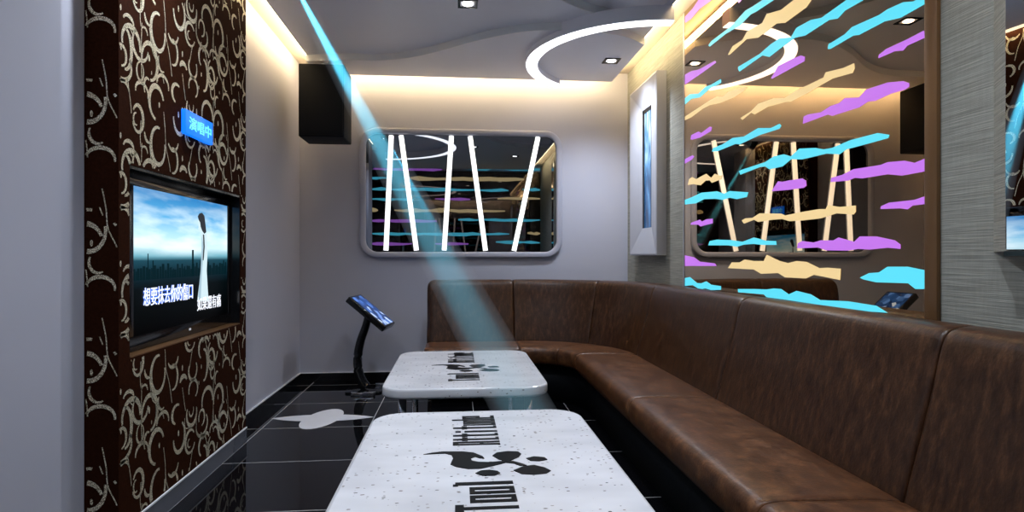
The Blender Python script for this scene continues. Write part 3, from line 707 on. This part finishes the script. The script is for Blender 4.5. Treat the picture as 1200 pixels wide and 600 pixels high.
# ------------------------------------------------------------------ ring light on the ceiling
RCX, RCY, RO, RI = 1.40, 4.53, .87, .775
A0, A1 = R(131), R(268)
def arc(r, n=70): return [(RCX+r*cos(A0+(A1-A0)*k/n), RCY+r*sin(A0+(A1-A0)*k/n)) for k in range(n+1)]
rl = thing('ring_light', (RCX-.5, RCY, 2.56), 'glowing white arc light curving across the far right of the ceiling', 'ceiling light')
b = MB(); b.prism(arc(RO) + arc(RI)[::-1], 2.592, ZS); 
near = [(x, y) for x, y in arc(RO) if y < 4.35]; near2 = [(x, y) for x, y in arc(RI) if y < 4.35]
b.prism(near + near2[::-1], ZS, ZM); b.build('ring_body', M_ceil, rl)
b = MB(); b.prism(arc(RO-.006) + arc(RI+.006)[::-1], 2.586, 2.5925); b.build('diffuser', M_ring, rl)

# a second arc light over the left side, seen reflected in the framed mirror
QX, QY, QO, QI = -1.12, 2.42, 1.12, 1.03
def arc2(r, n=60): return [(QX+r*cos(a), QY+r*sin(a)) for a in [R(-88) + R(176)*k/n for k in range(n+1)]]
rl2 = thing('ring_light', (QX+.9, QY, 2.586), 'white arc light on the left ceiling, seen reflected in the framed mirror', 'ceiling light')
b = MB(); b.prism(arc2(QO) + arc2(QI)[::-1], 2.592, ZM); b.build('ring_body', M_ceil, rl2)
b = MB(); b.prism(arc2(QO-.006) + arc2(QI+.006)[::-1], 2.586, 2.5925); b.build('diffuser', M_ring, rl2)

# ------------------------------------------------------------------ downlights
def make_down(x, y, z, label):
    t = thing('downlight', (x, y, z), label, 'ceiling light', 'square recessed downlights')
    b = MB(); q = .062; o_ = .045
    for (x0, x1, y0, y1) in ((-q,q,-q,-o_),(-q,q,o_,q),(-q,-o_,-o_,o_),(o_,q,-o_,o_)): b.box(x+x0, x+x1, y+y0, y+y1, z-.006, z-.0002)
    b.build('trim', M_black, t)
    b = MB(); b.prism([(x+.032*cos(2*pi*k/24), y+.032*sin(2*pi*k/24)) for k in range(24)], z-.006, z-.0003); b.build('lamp', M_whitemit, t)
    return t
DL = [(.07,3.76,ZM,'square recessed downlight at the top centre of the ceiling'),
      (1.21,4.60,ZS,'square recessed downlight inside the white arc light'),
      (.92,1.25,ZM,'downlight above the near end of the sofa, seen only in mirrors'),
      (-.95,2.5,ZM,'downlight above the front of the scroll panel, outside the picture'),
      (-.85,.9,ZM,'added fill downlight near the left wall behind the viewer, outside the picture'),  # unseen lamp added for bounce light in the room
      (.25,2.0,ZM,'added fill downlight above the nearest table, outside the picture')]  # likewise an added lamp with no known fixture, there to brighten
DE = [1.15, 1.9, .7, .9, .12, .95]
first = None
for (x, y, z, lab), e_ in zip(DL, DE):
    if first is None: o = first = make_down(x, y, z, lab)
    else:
        o = copy_tree(first); o.location = (x, y, z); o['label'] = lab
    li = bpy.data.lights.new('downlight_lamp', 'SPOT'); li.energy = DOWN_W*e_; li.color = (.80,.88,1.0); li.spot_size = R(130); li.spot_blend = 1; li.shadow_soft_size = .035
    lo = bpy.data.objects.new('downlight_lamp', li); C.objects.link(lo); lo.parent = o; lo.location = (0, 0, -.03)

# ------------------------------------------------------------------ cyan stage lamp and its beam
src = Vector((-.86, 2.98, 2.56)); dst = Vector(at_z(626, 505, .30)); dr = (dst-src).normalized()
end = src + dr*((src.z-.03)/-dr.z)
apex_back = .75; half = R(2.6)
sl = thing('stage_lamp', tuple(src), 'small black stage lamp on the ceiling throwing the cyan beam, just above the picture', 'lamp')
rot = dr.to_track_quat('-Z', 'Y').to_matrix().to_4x4(); Ml = Matrix.Translation(src) @ rot
b = MB(); b.tube([(0,0,.10),(0,0,.09),(0,0,.0),(0,0,-.012)], [.02,.038,.038,.042], 20); b.build('lamp_head', M_blackplast, sl, M=Ml, smooth=False)
b = MB(); b.tube([tuple(src + Vector((0,0,.03))), (src.x, src.y, ZM)], .008, 10); b.build('bracket', M_blackplast, sl)
li = bpy.data.lights.new('beam_lamp', 'SPOT'); li.energy = BEAM_W; li.color = (.08,.60,.85); li.spot_size = 2*half*1.05; li.spot_blend = .6; li.shadow_soft_size = .004
lo = bpy.data.objects.new('beam_lamp', li); C.objects.link(lo); lo.matrix_world = Matrix.Translation(src + dr*.03) @ rot
lo.name = 'beam_lamp'
r0, r1 = .026, .026 + (end-src).length*tan(half)
n_ = 32; a1 = dr.orthogonal().normalized(); a2 = dr.cross(a1)
M_haze = bpy.data.materials.new('lit_haze'); M_haze.use_nodes = True; nt = M_haze.node_tree; nt.nodes.clear()
vo = nt.nodes.new('ShaderNodeVolumeScatter'); vo.inputs['Color'].default_value = (.9,.95,1,1); vo.inputs['Density'].default_value = .8
out = nt.nodes.new('ShaderNodeOutputMaterial'); nt.links.new(vo.outputs[0], out.inputs['Volume'])
b = MB(); ss = src + dr*.02
b.rings([[ss + (a1*cos(2*pi*k/n_) + a2*sin(2*pi*k/n_))*r0 for k in range(n_)], [end + (a1*cos(2*pi*k/n_) + a2*sin(2*pi*k/n_))*r1 for k in range(n_)]], True, True)
hz = b.build('light_beam', M_haze, None, origin=tuple(end)); tag(hz, 'cyan light beam slanting through haze from the upper left down between the tables', 'light beam')
